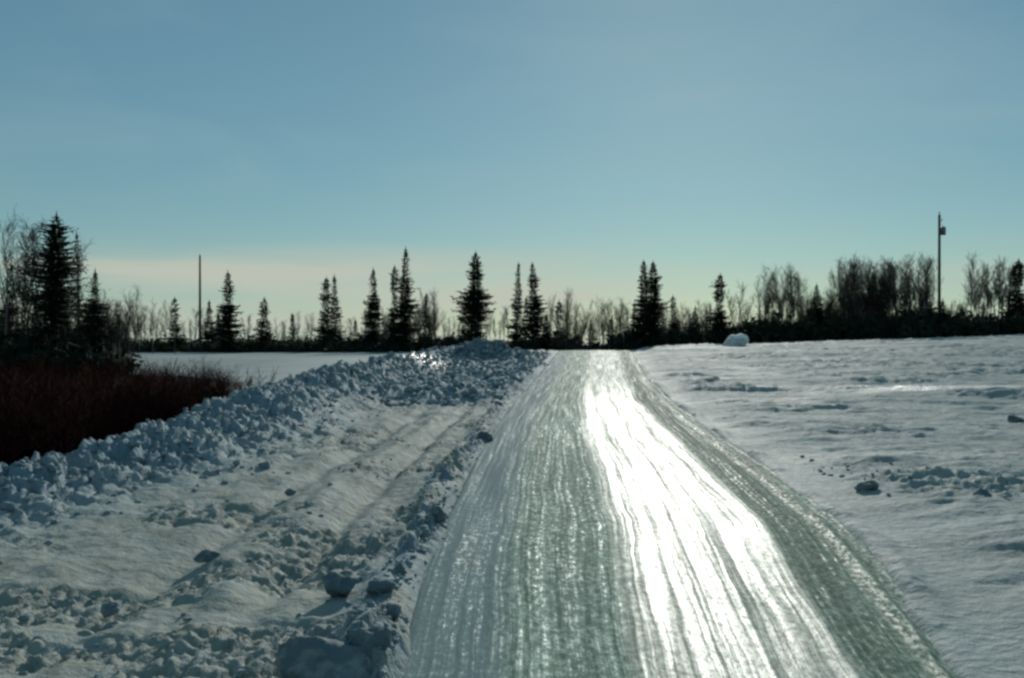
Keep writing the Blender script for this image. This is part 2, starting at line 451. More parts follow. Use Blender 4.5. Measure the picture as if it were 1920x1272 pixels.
def set_attr(me, name, vals):
    a = me.attributes.new(name, 'FLOAT', 'POINT'); a.data.foreach_set('value', np.asarray(vals, np.float32).ravel())

# ------------------------------------------------------------------ ground
ny, nx = 900, 900
t = np.linspace(0, 1, ny)
ys = -12 + 0 * t
ys = np.concatenate([np.linspace(-12, 2.5, 30)[:-1], 2.5 * (150 / 2.5) ** np.linspace(0, 1, ny - 60), np.linspace(160, 1800, 31)])
ny = len(ys)
s = np.linspace(-1, 1, nx)
s = np.sign(s) * (np.abs(s) * .75 + .25 * np.abs(s) ** 3 * 3.2)
Yg = np.repeat(ys[:, None], nx, 1)
Xg = s[None, :] * (np.clip(Yg, 2, None) * .78 + 5) + 0 * Yg
Xg = Xg + np.interp(Yg, [0, 150], [0, 5])
Zg = land_h(Xg, Yg)
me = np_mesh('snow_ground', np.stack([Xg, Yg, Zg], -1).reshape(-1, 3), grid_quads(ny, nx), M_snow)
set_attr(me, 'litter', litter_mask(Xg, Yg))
rl_, bx_ = road_l(Yg), bank_x(Yg)
grit = sstep(bx_ + 1.2, bx_ + 2.6, Xg) * sstep(rl_ + .1, rl_ - .2, Xg) * sstep(34, 26, Yg)
set_attr(me, 'grit', grit)
shade_ = np.exp(-np.abs((Xg - bx_ - .1) / 1.5) ** 3) * sstep(95, 80, Yg)  # where bank, rubble and rim get the painted blue shade
shade_ = np.maximum(shade_, sstep(28, 34, Yg) * sstep(95, 80, Yg) * sstep(bx_ - .5, bx_ + 1, Xg) * sstep(rl_ + .2, rl_ - .3, Xg))
shade_ = np.maximum(shade_, .8 * np.exp(-((Xg - rl_ + .3) / .35) ** 2) * sstep(60, 40, Yg) * sstep(.35, .65, vnoise(Xg * 1.5, Yg * .8, 131)))
set_attr(me, 'packed_shade', shade_ * (.55 + .45 * vnoise(Xg * .9, Yg * .7, 133)))
rr_ = road_r(Yg)
ty_ = 33 + .10 * (Xg - 18) + .8 * vnoise(Xg * .15, Xg * 0, 66)
gl = sstep(11, 16, Xg) * sstep(-.3, .4, Yg - ty_) * sstep(4.2, 3.0, Yg - ty_) * (.75 + .9 * vnoise(Xg * .25, Yg * .2, 141))
gl = np.maximum(gl, .10 * sstep(rr_ + 1.3, rr_ + .1, Xg) * sstep(rr_ - .3, rr_, Xg) * sstep(.35, .65, vnoise(Xg * 1.3, Yg * .35, 143)) * sstep(8, 11, Yg))
gl = np.maximum(gl, .10 * sstep(.6, .8, vnoise(Xg * .25, Yg * .7, 145)) * (Xg > rr_))
gl = np.maximum(gl, sstep(-18, -14, Xg) * sstep(-7.5, -9, Xg) * sstep(38, 50, Yg) * sstep(80, 70, Yg) * .5)
gl = np.maximum(gl, np.exp(-((Xg + 5.0) / 1.6) ** 2 - ((Yg - 52) / 4) ** 2))
set_attr(me, 'glaze', gl)
tag(link('snow_ground', me), 'snow covered ground with ploughed bank, pull-off and open field', None, kind='structure')

# ------------------------------------------------------------------ road
rny, rnx = 1300, 340
yr = 2.5 * (118 / 2.5) ** np.linspace(0, 1, rny)
yr = np.concatenate([np.linspace(-12, 2.45, 40), yr]); rny = len(yr)
fr = np.linspace(0, 1, rnx)
Yr = np.repeat(yr[:, None], rnx, 1); Fr = np.repeat(fr[None, :], rny, 0)
Rl, Rr = edge_l(Yr) - .22, edge_r(Yr) + .20
Xr = Rl + (Rr - Rl) * Fr
wobu = .012 * fbm(Yr * .12, Fr * 0, 201, 3)
Fw = Fr + wobu
Zr = base_h(Xr, Yr) + .03 * np.sin(np.pi * Fr)
rough_u = np.interp(Fw, [0, .05, .18, .24, .44, .48, .74, .78, 1], [.6, .15, .15, .8, .9, .55, .55, 1.4, 1.3])
for c0, wd, dp in ((.10, .06, -.012), (.43, .012, -.016), (.60, .03, -.008), (.70, .03, -.010),
                   (.77, .008, .014), (.81, .02, -.030), (.855, .010, .014), (.885, .012, -.020), (.915, .010, .030), (.94, .012, -.016), (.97, .016, .034)):
    Zr = Zr + dp * np.exp(-((Fw - c0) / wd) ** 2) * (.2 + 1.3 * vnoise(Yr * .8, Fr * 0 + c0 * 50, 203))
Zr = Zr + rough_u * (.010 * fbm(Fw * 45, Yr * .12, 205, 4, .6) + .010 * fbm(Xr * 7, Yr * 3.0, 207, 4, .6)) + .010 * fbm(Xr * 1.2, Yr * .5, 206, 3)
edge = sstep(.05, 0, Fr) + sstep(.955, 1, Fr)
Zr = Zr - edge * .13
me = np_mesh('road', np.stack([Xr, Yr, Zr], -1).reshape(-1, 3), grid_quads(rny, rnx), M_road)
uvl = me.uv_layers.new(name='UVMap')
li = np.empty(len(me.loops), np.int32); me.loops.foreach_get('vertex_index', li)
uvs = np.stack([Fr.ravel()[li], Yr.ravel()[li]], 1).astype(np.float32)
uvl.data.foreach_set('uv', uvs.ravel())
tag(link('road', me), 'icy road with wheel tracks and a glare of sunlight', None, kind='structure')

# ------------------------------------------------------------------ snow blocks
def hull_block(n, seed, sx, sy, sz, round_=.35):
    r = random.Random(seed)
    bm = bmesh.new()
    for _ in range(n):
        v = Vector([r.uniform(-1, 1) for _ in range(3)])
        m = max(abs(c) for c in v)
        v = v / m * (1 - round_) + v.normalized() * round_
        v *= r.uniform(.8, 1)
        bm.verts.new((v.x * sx, v.y * sy, v.z * sz))
    res = bmesh.ops.convex_hull(bm, input=bm.verts)
    bmesh.ops.delete(bm, geom=list({g for g in res['geom_interior'] if isinstance(g, bmesh.types.BMVert)}), context='VERTS')
    bmesh.ops.triangulate(bm, faces=bm.faces)
    return bm
def lump_block(seed, sx, sy, sz, cut=(.42, .85), bumpy=.20):
    bm = bmesh.new()
    bmesh.ops.create_icosphere(bm, subdivisions=4, radius=1)
    r = random.Random(seed)
    planes = [(Vector((r.gauss(0, 1), r.gauss(0, 1), r.gauss(0, 1))).normalized(), r.uniform(*cut)) for _ in range(12)]
    for v in bm.verts:
        d = v.co.normalized(); k = 1.15
        for n, h in planes:
            dt = d.dot(n)
            if dt > .05: k = min(k, h / dt)
        nz = float(fbm(np.array([d.x * 2.3 + seed]), np.array([d.y * 2.3 + d.z * 1.7]), 301, 4)[0])
        v.co = d * (k + nz * bumpy)
        v.co.x *= sx; v.co.y *= sy; v.co.z *= sz
    return bm
def bm_mesh(bm, name, material, smooth=False):
    me = bpy.data.meshes.new(name); bm.to_mesh(me); bm.free()
    me.materials.append(material)
    if smooth: me.polygons.foreach_set('use_smooth', [True] * len(me.polygons))
    return me

BL = [  # px, d, half sizes, sink, label
    (640, 8.15, .16, .17, .17, 'pointed dark snow block at the left rim of the road, biggest of its cluster'),
    (705, 8.0, .13, .13, .09, 'low snow block right beside the pointed one at the left road rim'),
    (748, 8.7, .09, .12, .09, 'small snow block on the ice side of the cluster at the left road rim'),
    (735, 7.35, .10, .10, .07, 'small snow block nearest the camera in the left rim cluster'),
    (598, 6.15, .42, .30, .17, 'large smooth shaded snow block at the bottom edge left of the road'),
    (700, 6.25, .16, .2, .13, 'small block leaning on the large shaded snow block at the bottom edge'),
    (822, 11.3, .15, .16, .13, 'dark snow block halfway along the left rim of the road'),
    (795, 10.4, .08, .1, .08, 'small snow block just before the dark one on the left road rim'),
    (912, 20.5, .16, .2, .22, 'upright snow block with a bright top where the left road rim meets the rubble'),
    (925, 19.0, .18, .2, .07, 'flat dark snow slab at the foot of the upright block on the left rim'),
    (1622, 13.6, .19, .17, .11, 'wedge shaped snow block beside the bright right road edge'),
    (1700, 14.2, .13, .12, .07, 'flat snow slab behind the wedge shaped block right of the road'),
    (1838, 12.6, .17, .12, .06, 'dark flat snow slab on the right field in front of the broken crust'),
    (1905, 24.0, .26, .25, .13, 'dark snow block at the right edge of the photo in the middle of the field'),
    (385, 9.6, .12, .11, .07, 'dark snow block in the lumpy crust of the pull-off'),
    (205, 7.6, .11, .10, .07, 'low dark snow block near the lower left corner'),
    (545, 13.4, .12, .11, .07, 'snow block in the middle of the pull-off before the smooth snow'),
]
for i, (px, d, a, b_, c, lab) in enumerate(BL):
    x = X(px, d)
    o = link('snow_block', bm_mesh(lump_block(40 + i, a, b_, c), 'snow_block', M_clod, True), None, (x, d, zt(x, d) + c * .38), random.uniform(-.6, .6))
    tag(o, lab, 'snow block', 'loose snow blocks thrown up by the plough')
d = 92.0
o = link('snow_mound', bm_mesh(lump_block(91, 1.02, 1.0, .78, (.75, 1.0), .3), 'snow_mound', M_ice, True), None, (X(1381, d), d, Z(643, d)), 0)
tag(o, 'bright white rounded snow mound in front of the dark trees right of the road', 'snow mound')

# loose rubble: crumbs of snow too many to count
def scatter(name, variants, P, S, R, material, smooth=False):
    Vs, Fs, off = [], [], 0
    for i in range(len(P)):
        V, T = variants[i % len(variants)]
        c, s_ = math.cos(R[i]), math.sin(R[i])
        W = V * S[i]
        W = np.stack([W[:, 0] * c - W[:, 1] * s_, W[:, 0] * s_ + W[:, 1] * c, W[:, 2]], 1) + P[i]
        Vs.append(W); Fs.append(T + off); off += len(V)
    return np_mesh(name, np.concatenate(Vs), np.concatenate(Fs), material, smooth)
def variants_from_bm(bms):
    out = []
    for bm in bms:
        bm.verts.ensure_lookup_table(); bm.verts.index_update()
        V = np.array([v.co[:] for v in bm.verts]); T = np.array([[v.index for v in f.verts] for f in bm.faces])
        out.append((V, T)); bm.free()
    return out
crumbs = variants_from_bm([hull_block(13, 500 + i, 1, 1, .75) for i in range(14)])
P, S = [], []
def crumb(x, y, s):
    P.append((x, y, s)); S.append(s)
for _ in range(2200):                         # bank
    y = 7 * (75 / 7) ** random.random(); x = float(bank_x(y)) + random.gauss(.35, .75)
    crumb(x, y, random.uniform(.02, .065) * (1.0 + (random.random() < .08) * 1.0))
for _ in range(2600):                         # rubble field
    y = random.uniform(30, 80); a, b_ = float(bank_x(y)), float(road_l(y)) - .35
    crumb(random.uniform(a, b_), y, random.uniform(.05, .15))
for _ in range(900):                          # heap
    crumb(-1.7 + random.gauss(0, 1.5), 63 + random.gauss(0, 2.2), random.uniform(.07, .2))
for _ in range(1100):                         # rim of the road
    y = 5 * (55 / 5) ** random.random(); crumb(float(road_l(y)) - .28 + random.gauss(0, .14), y, random.uniform(.008, .035))
for _ in range(900):                         # pull-off crust
    y = 5 * (33 / 5) ** random.random(); x = random.uniform(float(bank_x(y)) + .8, float(road_l(y)) - .3)
    if vnoise(x * .55, y * .75, 81) > .5 or random.random() < .08: crumb(x, y, random.uniform(.01, .035))
for _ in range(300):                         # right edge and field
    y = 9 + random.random() * 9; x = 6 + (14.5 - y) / .9 + random.gauss(0, 1.2)
    if x > float(road_r(y)) + .7: crumb(x, y, random.uniform(.01, .04))
P = np.array(P); S_ = np.array(S)
zz = land_h(P[:, 0], P[:, 1])
P[:, 2] = zz + S_ * .25
Sv = np.stack([S_ * rng.uniform(.8, 1.4, len(S_)), S_ * rng.uniform(.7, 1.2, len(S_)), S_ * rng.uniform(.6, 1.1, len(S_))], 1)
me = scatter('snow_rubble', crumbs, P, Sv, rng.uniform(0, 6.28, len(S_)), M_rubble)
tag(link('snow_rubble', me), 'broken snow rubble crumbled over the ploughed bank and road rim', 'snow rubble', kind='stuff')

# ------------------------------------------------------------------ trees
class MB:
    def __init__(s): s.v = []; s.f = []
    def tube(s, pts, rads, n=4):
        base = None
        for i, (p, r) in enumerate(zip(pts, rads)):
            p = Vector(p)
            q = Vector(pts[min(i + 1, len(pts) - 1)]) - Vector(pts[max(i - 1, 0)])
            q.normalize()
            a = q.orthogonal().normalized(); b = q.cross(a)
            k = len(s.v)
            for j in range(n):
                an = 2 * math.pi * j / n
                s.v.append(p + (a * math.cos(an) + b * math.sin(an)) * r)
            if base is not None:
                for j in range(n):
                    s.f.append((base + j, base + (j + 1) % n, k + (j + 1) % n, k + j))
            base = k
        s.f.append(tuple(base + j for j in range(n)))
    def tri(s, a, b, c):
        k = len(s.v); s.v += [a, b, c]; s.f.append((k, k + 1, k + 2))
    def mesh(s, name, m, smooth=False): return new_mesh(name, s.v, s.f, m, smooth)

def rv(r, k=1.0): return Vector((r.gauss(0, k), r.gauss(0, k), r.gauss(0, k)))

def spruce_meshes(seed, H, W, prof, gap=.30, needle=None, clump=.26, t0=.06, sparse=1.0):
    """prof: list of (height fraction, half width fraction of W)"""
    r = random.Random(seed)
    tr, cr = MB(), MB()
    lean = Vector((r.uniform(-.03, .03), r.uniform(-.03, .03), 0)); asy = r.uniform(0, 6.28); ask = r.uniform(.05, .3); ph = r.uniform(0, 9)
    def axis(z): return Vector((0, 0, z)) + lean * z + Vector((math.sin(z * .7 + seed) * .03, 0, 0))
    tr.tube([axis(H * k / 8 - (.6 if k == 0 else 0)) for k in range(9)], [max(.012, .0125 * H * (1 - k / 8.3)) for k in range(9)], 7)
    px, pw = [p[0] for p in prof], [p[1] for p in prof]
    z = H * t0
    side = r.uniform(0, 6.28)
    while z < H * .995:
        t_ = z / H
        w = W * float(np.interp(t_, px, pw)) * r.uniform(.72, 1.15) * (1 + .14 * math.sin(t_ * 13 + ph) + .12 * math.sin(t_ * 29 + 2 * ph))
        nb = 9 if w > .5 else 6
        for k in range(nb):
            if r.random() > sparse: continue
            a = side + 6.283 * k / nb + r.uniform(-.4, .4)
            L = max(.10, w * r.uniform(.5, 1.15) * (1 + ask * math.cos(a - asy)))
            if r.random() < .06: L *= 1.3
            dr = Vector((math.cos(a), math.sin(a), 0))
            p0 = axis(z)
            droop = r.uniform(.15, .45) * (1 - t_ * .6)
            def pt(q): return p0 + dr * L * q + Vector((0, 0, -droop * L * q + .22 * L * q * q * r.uniform(.7, 1.3)))
            nseg = max(2, int(L / (clump * .55)))
            prev = p0
            for j in range(1, nseg + 1):
                q = j / nseg; p = pt(q)
                cs = clump * (1.15 - .55 * q) * r.uniform(.7, 1.2) * (.55 + .45 * min(1, w))
                sd = Vector((-dr.y, dr.x, 0))
                if j % 2 == 0 or L < .3:
                    cr.tri(prev + sd * .03, prev - sd * .03, p)
                for sg in (-1, 1, -.4):
                    tip = p + sd * sg * cs * r.uniform(.7, 1.2) + dr * cs * r.uniform(.1, .7) + Vector((0, 0, -cs * r.uniform(-.1, .6)))
                    cr.tri(p - dr * cs * .45, p + dr * cs * .5 + Vector((0, 0, cs * .15)), tip)
                dn = p + Vector((r.gauss(0, .3) * cs, r.gauss(0, .3) * cs, -cs * r.uniform(.5, 1.1)))
                cr.tri(p - dr * cs * .4 + sd * .05, p + dr * cs * .4 - sd * .05, dn)
                prev = p
        side += 1.1
        z += gap * r.uniform(.7, 1.25) * (1.15 - .5 * t_)
    top = axis(H)
    for k in range(7):
        a = k * 2.4
        cr.tri(top + Vector((0, 0, .35)), top + Vector((math.cos(a) * .07, math.sin(a) * .07, -.15)), top + Vector((math.cos(a + 1.8) * .10, math.sin(a + 1.8) * .10, -.35)))
    return tr.mesh('spruce_trunk', M_bark), cr.mesh('spruce_crown', needle or M_needle)

SPIRE = [(0, .9), (.15, 1), (.45, .72), (.7, .42), (.85, .30), (.95, .16), (1, .03)]
CONE = [(0, .95), (.12, 1), (.5, .62), (.8, .26), (1, .02)]
CLUB = [(0, .8), (.2, 1), (.45, .62), (.58, .32), (.72, .40), (.86, .42), (.95, .25), (1, .05)]
TALL = [(0, .55), (.25, .7), (.45, .95), (.55, 1), (.62, .48), (.8, .36), (.92, .25), (1, .03)]
OPEN = [(0, .45), (.15, .7), (.35, .75), (.45, 1.0), (.55, .75), (.68, .95), (.8, .55), (.9, .5), (.96, .22), (1, .04)]

SP = [  # px, top y, base y, half width px, d, profile, sparse, label
    (100, 405, 712, 50, 60, OPEN, .85, 'tallest spruce with ragged open branches near the left edge'),
    (180, 512, 705, 40, 58, CONE, .97, 'broad dark spruce just right of the tallest one at the left edge'),
    (14, 500, 710, 26, 63, SPIRE, .8, 'dark spruce cut by the left edge of the photo'),
    (150, 440, 700, 16, 75, CLUB, .5, 'thin sparse spruce between the tallest and the broad dark spruce'),
    (62, 560, 712, 24, 57, CONE, .8, 'shorter spruce at the foot of the tallest spruce near the left edge'),
    (222, 600, 690, 18, 66, CONE, .9, 'small spruce at the right foot of the broad dark spruce'),
    (330, 560, 664, 18, 108, CLUB, .8, 'open dark spruce left of the slender bare pole'),
    (392, 566, 664, 17, 112, CONE, .95, 'short dense spruce right of the slender bare pole'),
    (425, 510, 666, 23, 106, SPIRE, .97, 'pointed spruce with a wide skirt beside the short dense one'),
    (410, 590, 665, 15, 110, CONE, .95, 'small spruce wedged between the two right of the bare pole'),
    (495, 560, 664, 19, 110, SPIRE, .95, 'lone bell shaped spruce in the gap left of the snow field'),
    (548, 590, 664, 10, 115, SPIRE, .9, 'small thin spruce standing alone in the left gap'),
    (611, 522, 662, 19, 112, CLUB, .9, 'left one of the twin topped pair of spruces behind the bright snow field'),
    (630, 518, 662, 14, 114, SPIRE, .8, 'right one of the twin topped pair of spruces behind the bright snow field'),
    (668, 600, 661, 11, 116, CONE, .95, 'small spruce left of the tall central group'),
    (703, 505, 662, 19, 112, SPIRE, .95, 'leftmost spire of the tall central group of three spruces'),
    (738, 500, 662, 18, 110, CLUB, .9, 'middle spire of the tall central group of three spruces'),
    (756, 466, 662, 20, 111, SPIRE, .92, 'tallest rightmost spire of the tall central group of three spruces'),
    (797, 552, 660, 12, 113, SPIRE, .7, 'thin spruce right of the tall central group'),
    (890, 474, 655, 28, 112, TALL, .97, 'tall spruce with a slim top behind the snow heap'),
    (872, 560, 655, 14, 115, CONE, .7, 'small spruce at the left foot of the slim topped spruce'),
    (968, 495, 658, 13, 113, SPIRE, .95, 'narrow spruce left of where the road vanishes'),
    (1003, 494, 658, 21, 112, SPIRE, .97, 'full dark spruce beside the narrow one where the road vanishes'),
    (985, 560, 658, 16, 110, CONE, .95, 'short spruce between the narrow and the full dark spruce'),
    (1048, 565, 658, 16, 115, CLUB, .8, 'dim spruce in the brush left of where the road vanishes'),
    (1022, 590, 658, 17, 112, CONE, .9, 'low broad spruce at the right foot of the full dark spruce'),
    (1206, 490, 645, 22, 120, SPIRE, .95, 'left top of the close pair of tall spruces right of the road'),
    (1223, 492, 645, 27, 118, SPIRE, .95, 'right top of the close pair of tall spruces right of the road'),
    (1190, 570, 645, 17, 121, CONE, .9, 'low spruce at the left foot of the close tall pair'),
    (1263, 556, 643, 13, 120, CLUB, .8, 'small rounded spruce just right of the close tall pair'),
    (1302, 576, 643, 17, 120, CONE, .95, 'small pointed spruce between the tall pair and the club topped spruce'),
    (1348, 515, 640, 21, 118, CLUB, .97, 'club topped spruce left of the bright snow mound'),
    (1108, 600, 648, 13, 122, CONE, .9, 'lowest spruce right beside the end of the road'),
    (1145, 598, 648, 14, 123, CONE, .9, 'little spruce second from the end of the road on its right'),
    (1530, 535, 632, 24, 118, CONE, .95, 'dark pointed spruce among the bare trees left of the utility pole'),
    (1450, 585, 636, 16, 120, CONE, .9, 'small spruce under the bare trees right of the snow mound'),
    (1570, 580, 632, 15, 119, CONE, .9, 'small spruce at the right foot of the dark pointed spruce'),
    (1655, 575, 628, 18, 118, CONE, .95, 'squat spruce under the fan of bare trees left of the utility pole'),
    (1700, 560, 626, 20, 116, CONE, .95, 'bushy spruce second to the left of the utility pole'),
    (1735, 545, 626, 24, 115, CONE, .97, 'bushy dark spruce right at the foot of the utility pole'),
    (1768, 565, 625, 18, 118, CONE, .95, 'bushy spruce just right of the utility pole foot'),
    (1843, 570, 622, 13, 118, CLUB, .9, 'thin small spruce under the bare trees right of the pole'),
    (1905, 488, 620, 24, 116, CLUB, .95, 'dark spruce at the right edge of the photo'),
]
for i, (px, ty, by, hw, d, prof, sparse, lab) in enumerate(SP):
    x = X(px, d); zb = zt(x, d)
    H = Z(ty, d) - zb; W = hw / F * d * 1.30
    small = ty > 585
    near = d < 80
    tm, cm = spruce_meshes(900 + i, H, W, prof, gap=.15 if near else .22, clump=.21 if near else .36, sparse=sparse,
                           needle=M_needle2 if (i % 7 == 3 or small) else None)
    t_ = thing('spruce_tree', (x, d, zb), lab, 'spruce tree', 'spruces of the tree line')
    link('trunk', tm, t_); link('crown', cm, t_)

def bare_meshes(seed, kind, bark):
    """unit height about 10 m"""
    r = random.Random(seed)
    tr, br = MB(), MB()
    def branch(p, dr, L, rad, depth, up):
        n = 4 if depth < 2 else 3
        pts, rads = [p], [rad]
        q, dd = p.copy(), dr.copy()
        for k in range(n):
            dd = (dd + rv(r, .10 + .05 * depth) + Vector((0, 0, up))).normalized()
            q = q + dd * L / n
            pts.append(q.copy()); rads.append(rad * (1 - .7 * (k + 1) / n) + .009)
            if depth < 3:
                for _ in range(2 if depth < 2 else 1):
                    if r.random() < .85:
                        sd = (dd + rv(r, .42)).normalized()
                        sd = (sd + Vector((0, 0, .15))).normalized()
                        branch(q, sd, L * r.uniform(.38, .6), rad * .5, depth + 1, up)
        br.tube(pts, rads, 3)
    H = 10.0
    stems = {'slim': 1, 'fan': 3, 'bush': 5}[kind]
    for s_ in range(stems):
        sp = {'slim': .03, 'fan': .16, 'bush': .30}[kind]
        dr = Vector((r.gauss(0, sp), r.gauss(0, sp), 1)).normalized()
        hh = H * r.uniform(.82, 1.0)
        N = 10
        pts, rads, q = [Vector((0, 0, -.5))], [.11 if kind == 'slim' else .085], Vector((r.gauss(0, .1), r.gauss(0, .1), 0))
        dd = dr.copy()
        for k in range(N):
            pts.append(q.copy()); rads.append((.10 if kind == 'slim' else .075) * (1 - k / N) + .010)
            dd = (dd + Vector((r.gauss(0, .045), r.gauss(0, .045), .02))).normalized()
            fr_ = k / N
            if fr_ > (.25 if kind == 'slim' else .12):
                for _ in range(3):
                    a = r.uniform(0, 6.28)
                    o_ = .55 if kind == 'slim' else .6
                    sd = (Vector((math.cos(a) * o_, math.sin(a) * o_, r.uniform(.8, 1.5)))).normalized()
                    branch(q + dd * r.uniform(0, hh / N), sd, hh * r.uniform(.16, .30) * (1.15 - fr_ * .7), .028 * (1.1 - fr_), 1, .06)
            q = q + dd * hh / N
        pts.append(q); rads.append(.008)
        tr.tube(pts, rads, 5)
    return tr.mesh('bare_tree_trunk', bark), br.mesh('bare_tree_branches', M_twig)
BARE = {}
for kd in ('slim', 'fan', 'bush'):
    BARE[kd] = []
    for k in range(6):
        tm, bmh = bare_meshes(60 + k * 7 + len(kd), kd, M_pale if k % 2 == 0 and kd == 'slim' else M_twig)
        root = None
        BARE[kd].append((tm, bmh, [], max(v.co.z for v in bmh.vertices)))
used = {}
def place_bare(kd, px, ty, d, label, group, wide=1.0, j=None):
    x = X(px, d); zb = zt(x, d); H = (Z(ty, d) - zb)
    k = random.randrange(6)
    tm, bmh, protos, top = BARE[kd][k]
    s_ = H / top
    if not protos:
        o = thing('bare_tree', (x, d, zb), label, 'bare tree', group)
        protos.append((o, link('trunk', tm, o), link('crown', bmh, o)))
    else:
        a, b_, c = protos[0]
        o = a.copy(); COL.objects.link(o)
        for q in (b_, c):
            w = q.copy(); COL.objects.link(w); w.parent = o
        tag(o, label, 'bare tree', group); o.location = (x, d, zb)
    wide *= random.uniform(.8, 1.25); o.scale = (s_ * wide, s_ * wide, s_); o.rotation_euler = (0, 0, random.uniform(0, 6.28))
ORD = ['first', 'second', 'third', 'fourth', 'fifth', 'sixth', 'seventh', 'eighth', 'ninth', 'tenth', 'eleventh', 'twelfth',
       'thirteenth', 'fourteenth', 'fifteenth', 'sixteenth', 'seventeenth', 'eighteenth']
def grove(kd, px0, px1, top, jit, n, d0, d1, label, group, wide=1.0):
    for i in range(n):
        px = px0 + (px1 - px0) * (i + .5 + random.uniform(-.35, .35)) / n
        lab = ORD[i] + ' from the left of ' + label
        place_bare(kd, px, top + random.uniform(-jit * .5, jit), random.uniform(d0, d1), lab, group, wide)

place_bare('slim', 8, 382, 58, 'bare tree reaching highest right at the left edge of the photo', 'bare trees by the left edge')
place_bare('fan', 40, 395, 66, 'spreading bare tree just left of the tallest spruce', 'bare trees by the left edge')
place_bare('slim', 150, 432, 66, 'twiggy bare tree rising between the tallest and the broad spruce', 'bare trees by the left edge')
grove('fan', -40, 240, 530, 45, 18, 60, 74, 'the thin bare trees among the tall left spruces', 'thin bare trees among the left spruces')
place_bare('slim', 252, 530, 95, 'slim bare tree in the gap right of the broad dark spruce', 'bare trees in the left gap')
grove('slim', 225, 330, 565, 25, 14, 95, 118, 'the faint bare trees just left of the bare pole', 'faint bare trees in the left gap', .8)
grove('slim', 330, 470, 580, 20, 14, 114, 126, 'the faint bare trees right around the bare pole', 'faint bare trees around the bare pole')
grove('slim', 500, 690, 590, 25, 17, 118, 128, 'the low faint bare trees behind the small snow field', 'faint bare trees behind the snow field')
grove('fan', 690, 790, 570, 20, 9, 116, 124, 'the bare trees behind the tall central spruces', 'bare trees behind the central spruces', .9)
place_bare('bush', 815, 535, 112, 'round topped bare tree right of the tall central spruces', 'bare trees right of the central spruces', .9)
place_bare('fan', 790, 548, 116, 'bare tree with an uneven top closest to the central spruces', 'bare trees right of the central spruces', .9)
grove('slim', 830, 960, 575, 22, 15, 116, 126, 'the faint bare trees either side of the slim topped spruce', 'faint bare trees behind the snow heap')
place_bare('bush', 1058, 535, 112, 'rounded bare tree left of where the road vanishes', 'bare trees by the end of the road', .8)
place_bare('bush', 1078, 560, 116, 'smaller rounded bare tree closest to the road end', 'bare trees by the end of the road', .8)
place_bare('fan', 1030, 545, 118, 'bare tree behind the full dark spruce', 'bare trees by the end of the road', .8)
grove('slim', 1105, 1190, 562, 22, 16, 118, 132, 'the faint bare trees between road end and tall spruce pair', 'faint bare trees right of the road end', .9)
grove('fan', 1235, 1330, 568, 18, 12, 120, 132, 'the bare trees between tall pair and club topped spruce', 'faint bare trees behind the small spruces', .8)
place_bare('fan', 1380, 524, 122, 'bare tree just behind and right of the club topped spruce', 'bare trees by the snow mound')
grove('slim', 1390, 1425, 585, 20, 4, 122, 130, 'the low bare trees above the bright snow mound', 'low bare trees above the snow mound')
grove('slim', 1422, 1512, 498, 18, 16, 116, 128, 'the upright bare trees right of the snow mound', 'upright bare trees right of the snow mound', .9)
grove('fan', 1510, 1580, 538, 20, 7, 118, 128, 'the shorter bare trees around the dark pointed spruce', 'shorter bare trees around the pointed spruce', .8)
grove('fan', 1578, 1668, 478, 16, 13, 114, 124, 'the fanning bare trees left of the utility pole', 'fanning bare trees left of the pole', .9)
grove('slim', 1660, 1750, 480, 18, 17, 114, 126, 'the straight bare trees next to the utility pole', 'straight bare trees left of the pole', .9)
grove('slim', 1775, 1815, 590, 12, 4, 118, 126, 'the low bare trees just right of the utility pole', 'low bare trees right of the pole')
grove('slim', 1818, 1900, 478, 20, 15, 114, 124, 'the bare trees between utility pole and right edge', 'bare trees near the right edge', .9)
grove('slim', 1925, 2100, 500, 20, 8, 116, 126, 'the bare trees past the spruce at the right edge', 'bare trees beyond the right edge', .9)

# ------------------------------------------------------------------ poles
def cyl(mb, x, y, z0, z1, r0, r1, n=10): mb.tube([(x, y, z0), (x, y, (z0 + z1) / 2), (x, y, z1)], [r0, (r0 + r1) / 2, r1], n)
grove('bush', -30, 245, 590, 40, 15, 57, 70, 'the bushy bare trees at the foot of the left spruces', 'bushy bare trees at the left edge')
grove('bush', 1240, 1420, 598, 15, 12, 117, 128, 'the low bushy bare trees around the small right spruces', 'bushy bare trees around the right spruces')
grove('bush', 1425, 1800, 555, 25, 18, 113, 124, 'the low bushy bare trees under the right groves', 'bushy bare trees under the right groves')
d = 121.0
x = X(1761, d); zb = zt(x, d); H = Z(403, d) - zb
t_ = thing('utility_pole', (x, d, zb), 'tall wooden utility pole with a transformer can near its top on the right', 'utility pole')
mb = MB(); cyl(mb, 0, 0, -.8, H, .20, .15, 12); link('pole', mb.mesh('pole', M_pole, True), t_)
mb = MB(); zc = H - 2.0
mb.tube([(.48, 0, zc - .5), (.48, 0, zc - .48), (.48, 0, zc + .42), (.48, 0, zc + .5)], [.24, .3, .3, .22], 14)
can = link('transformer', mb.mesh('transformer', M_metal, True), t_)
mb = MB(); cyl(mb, .4, 0, zc + .5, zc + .72, .04, .05, 8); link('bushing', mb.mesh('bushing', M_ceram), can)
mb = MB(); mb.tube([(.1, 0, zc + .3), (.35, 0, zc + .3)], [.05, .05], 4); mb.tube([(.1, 0, zc - .3), (.35, 0, zc - .3)], [.05, .05], 4)
link('bracket', mb.mesh('bracket', M_metal), t_)
mb = MB(); cyl(mb, 0, 0, H, H + .32, .04, .09, 8); link('insulator', mb.mesh('insulator', M_ceram), t_)
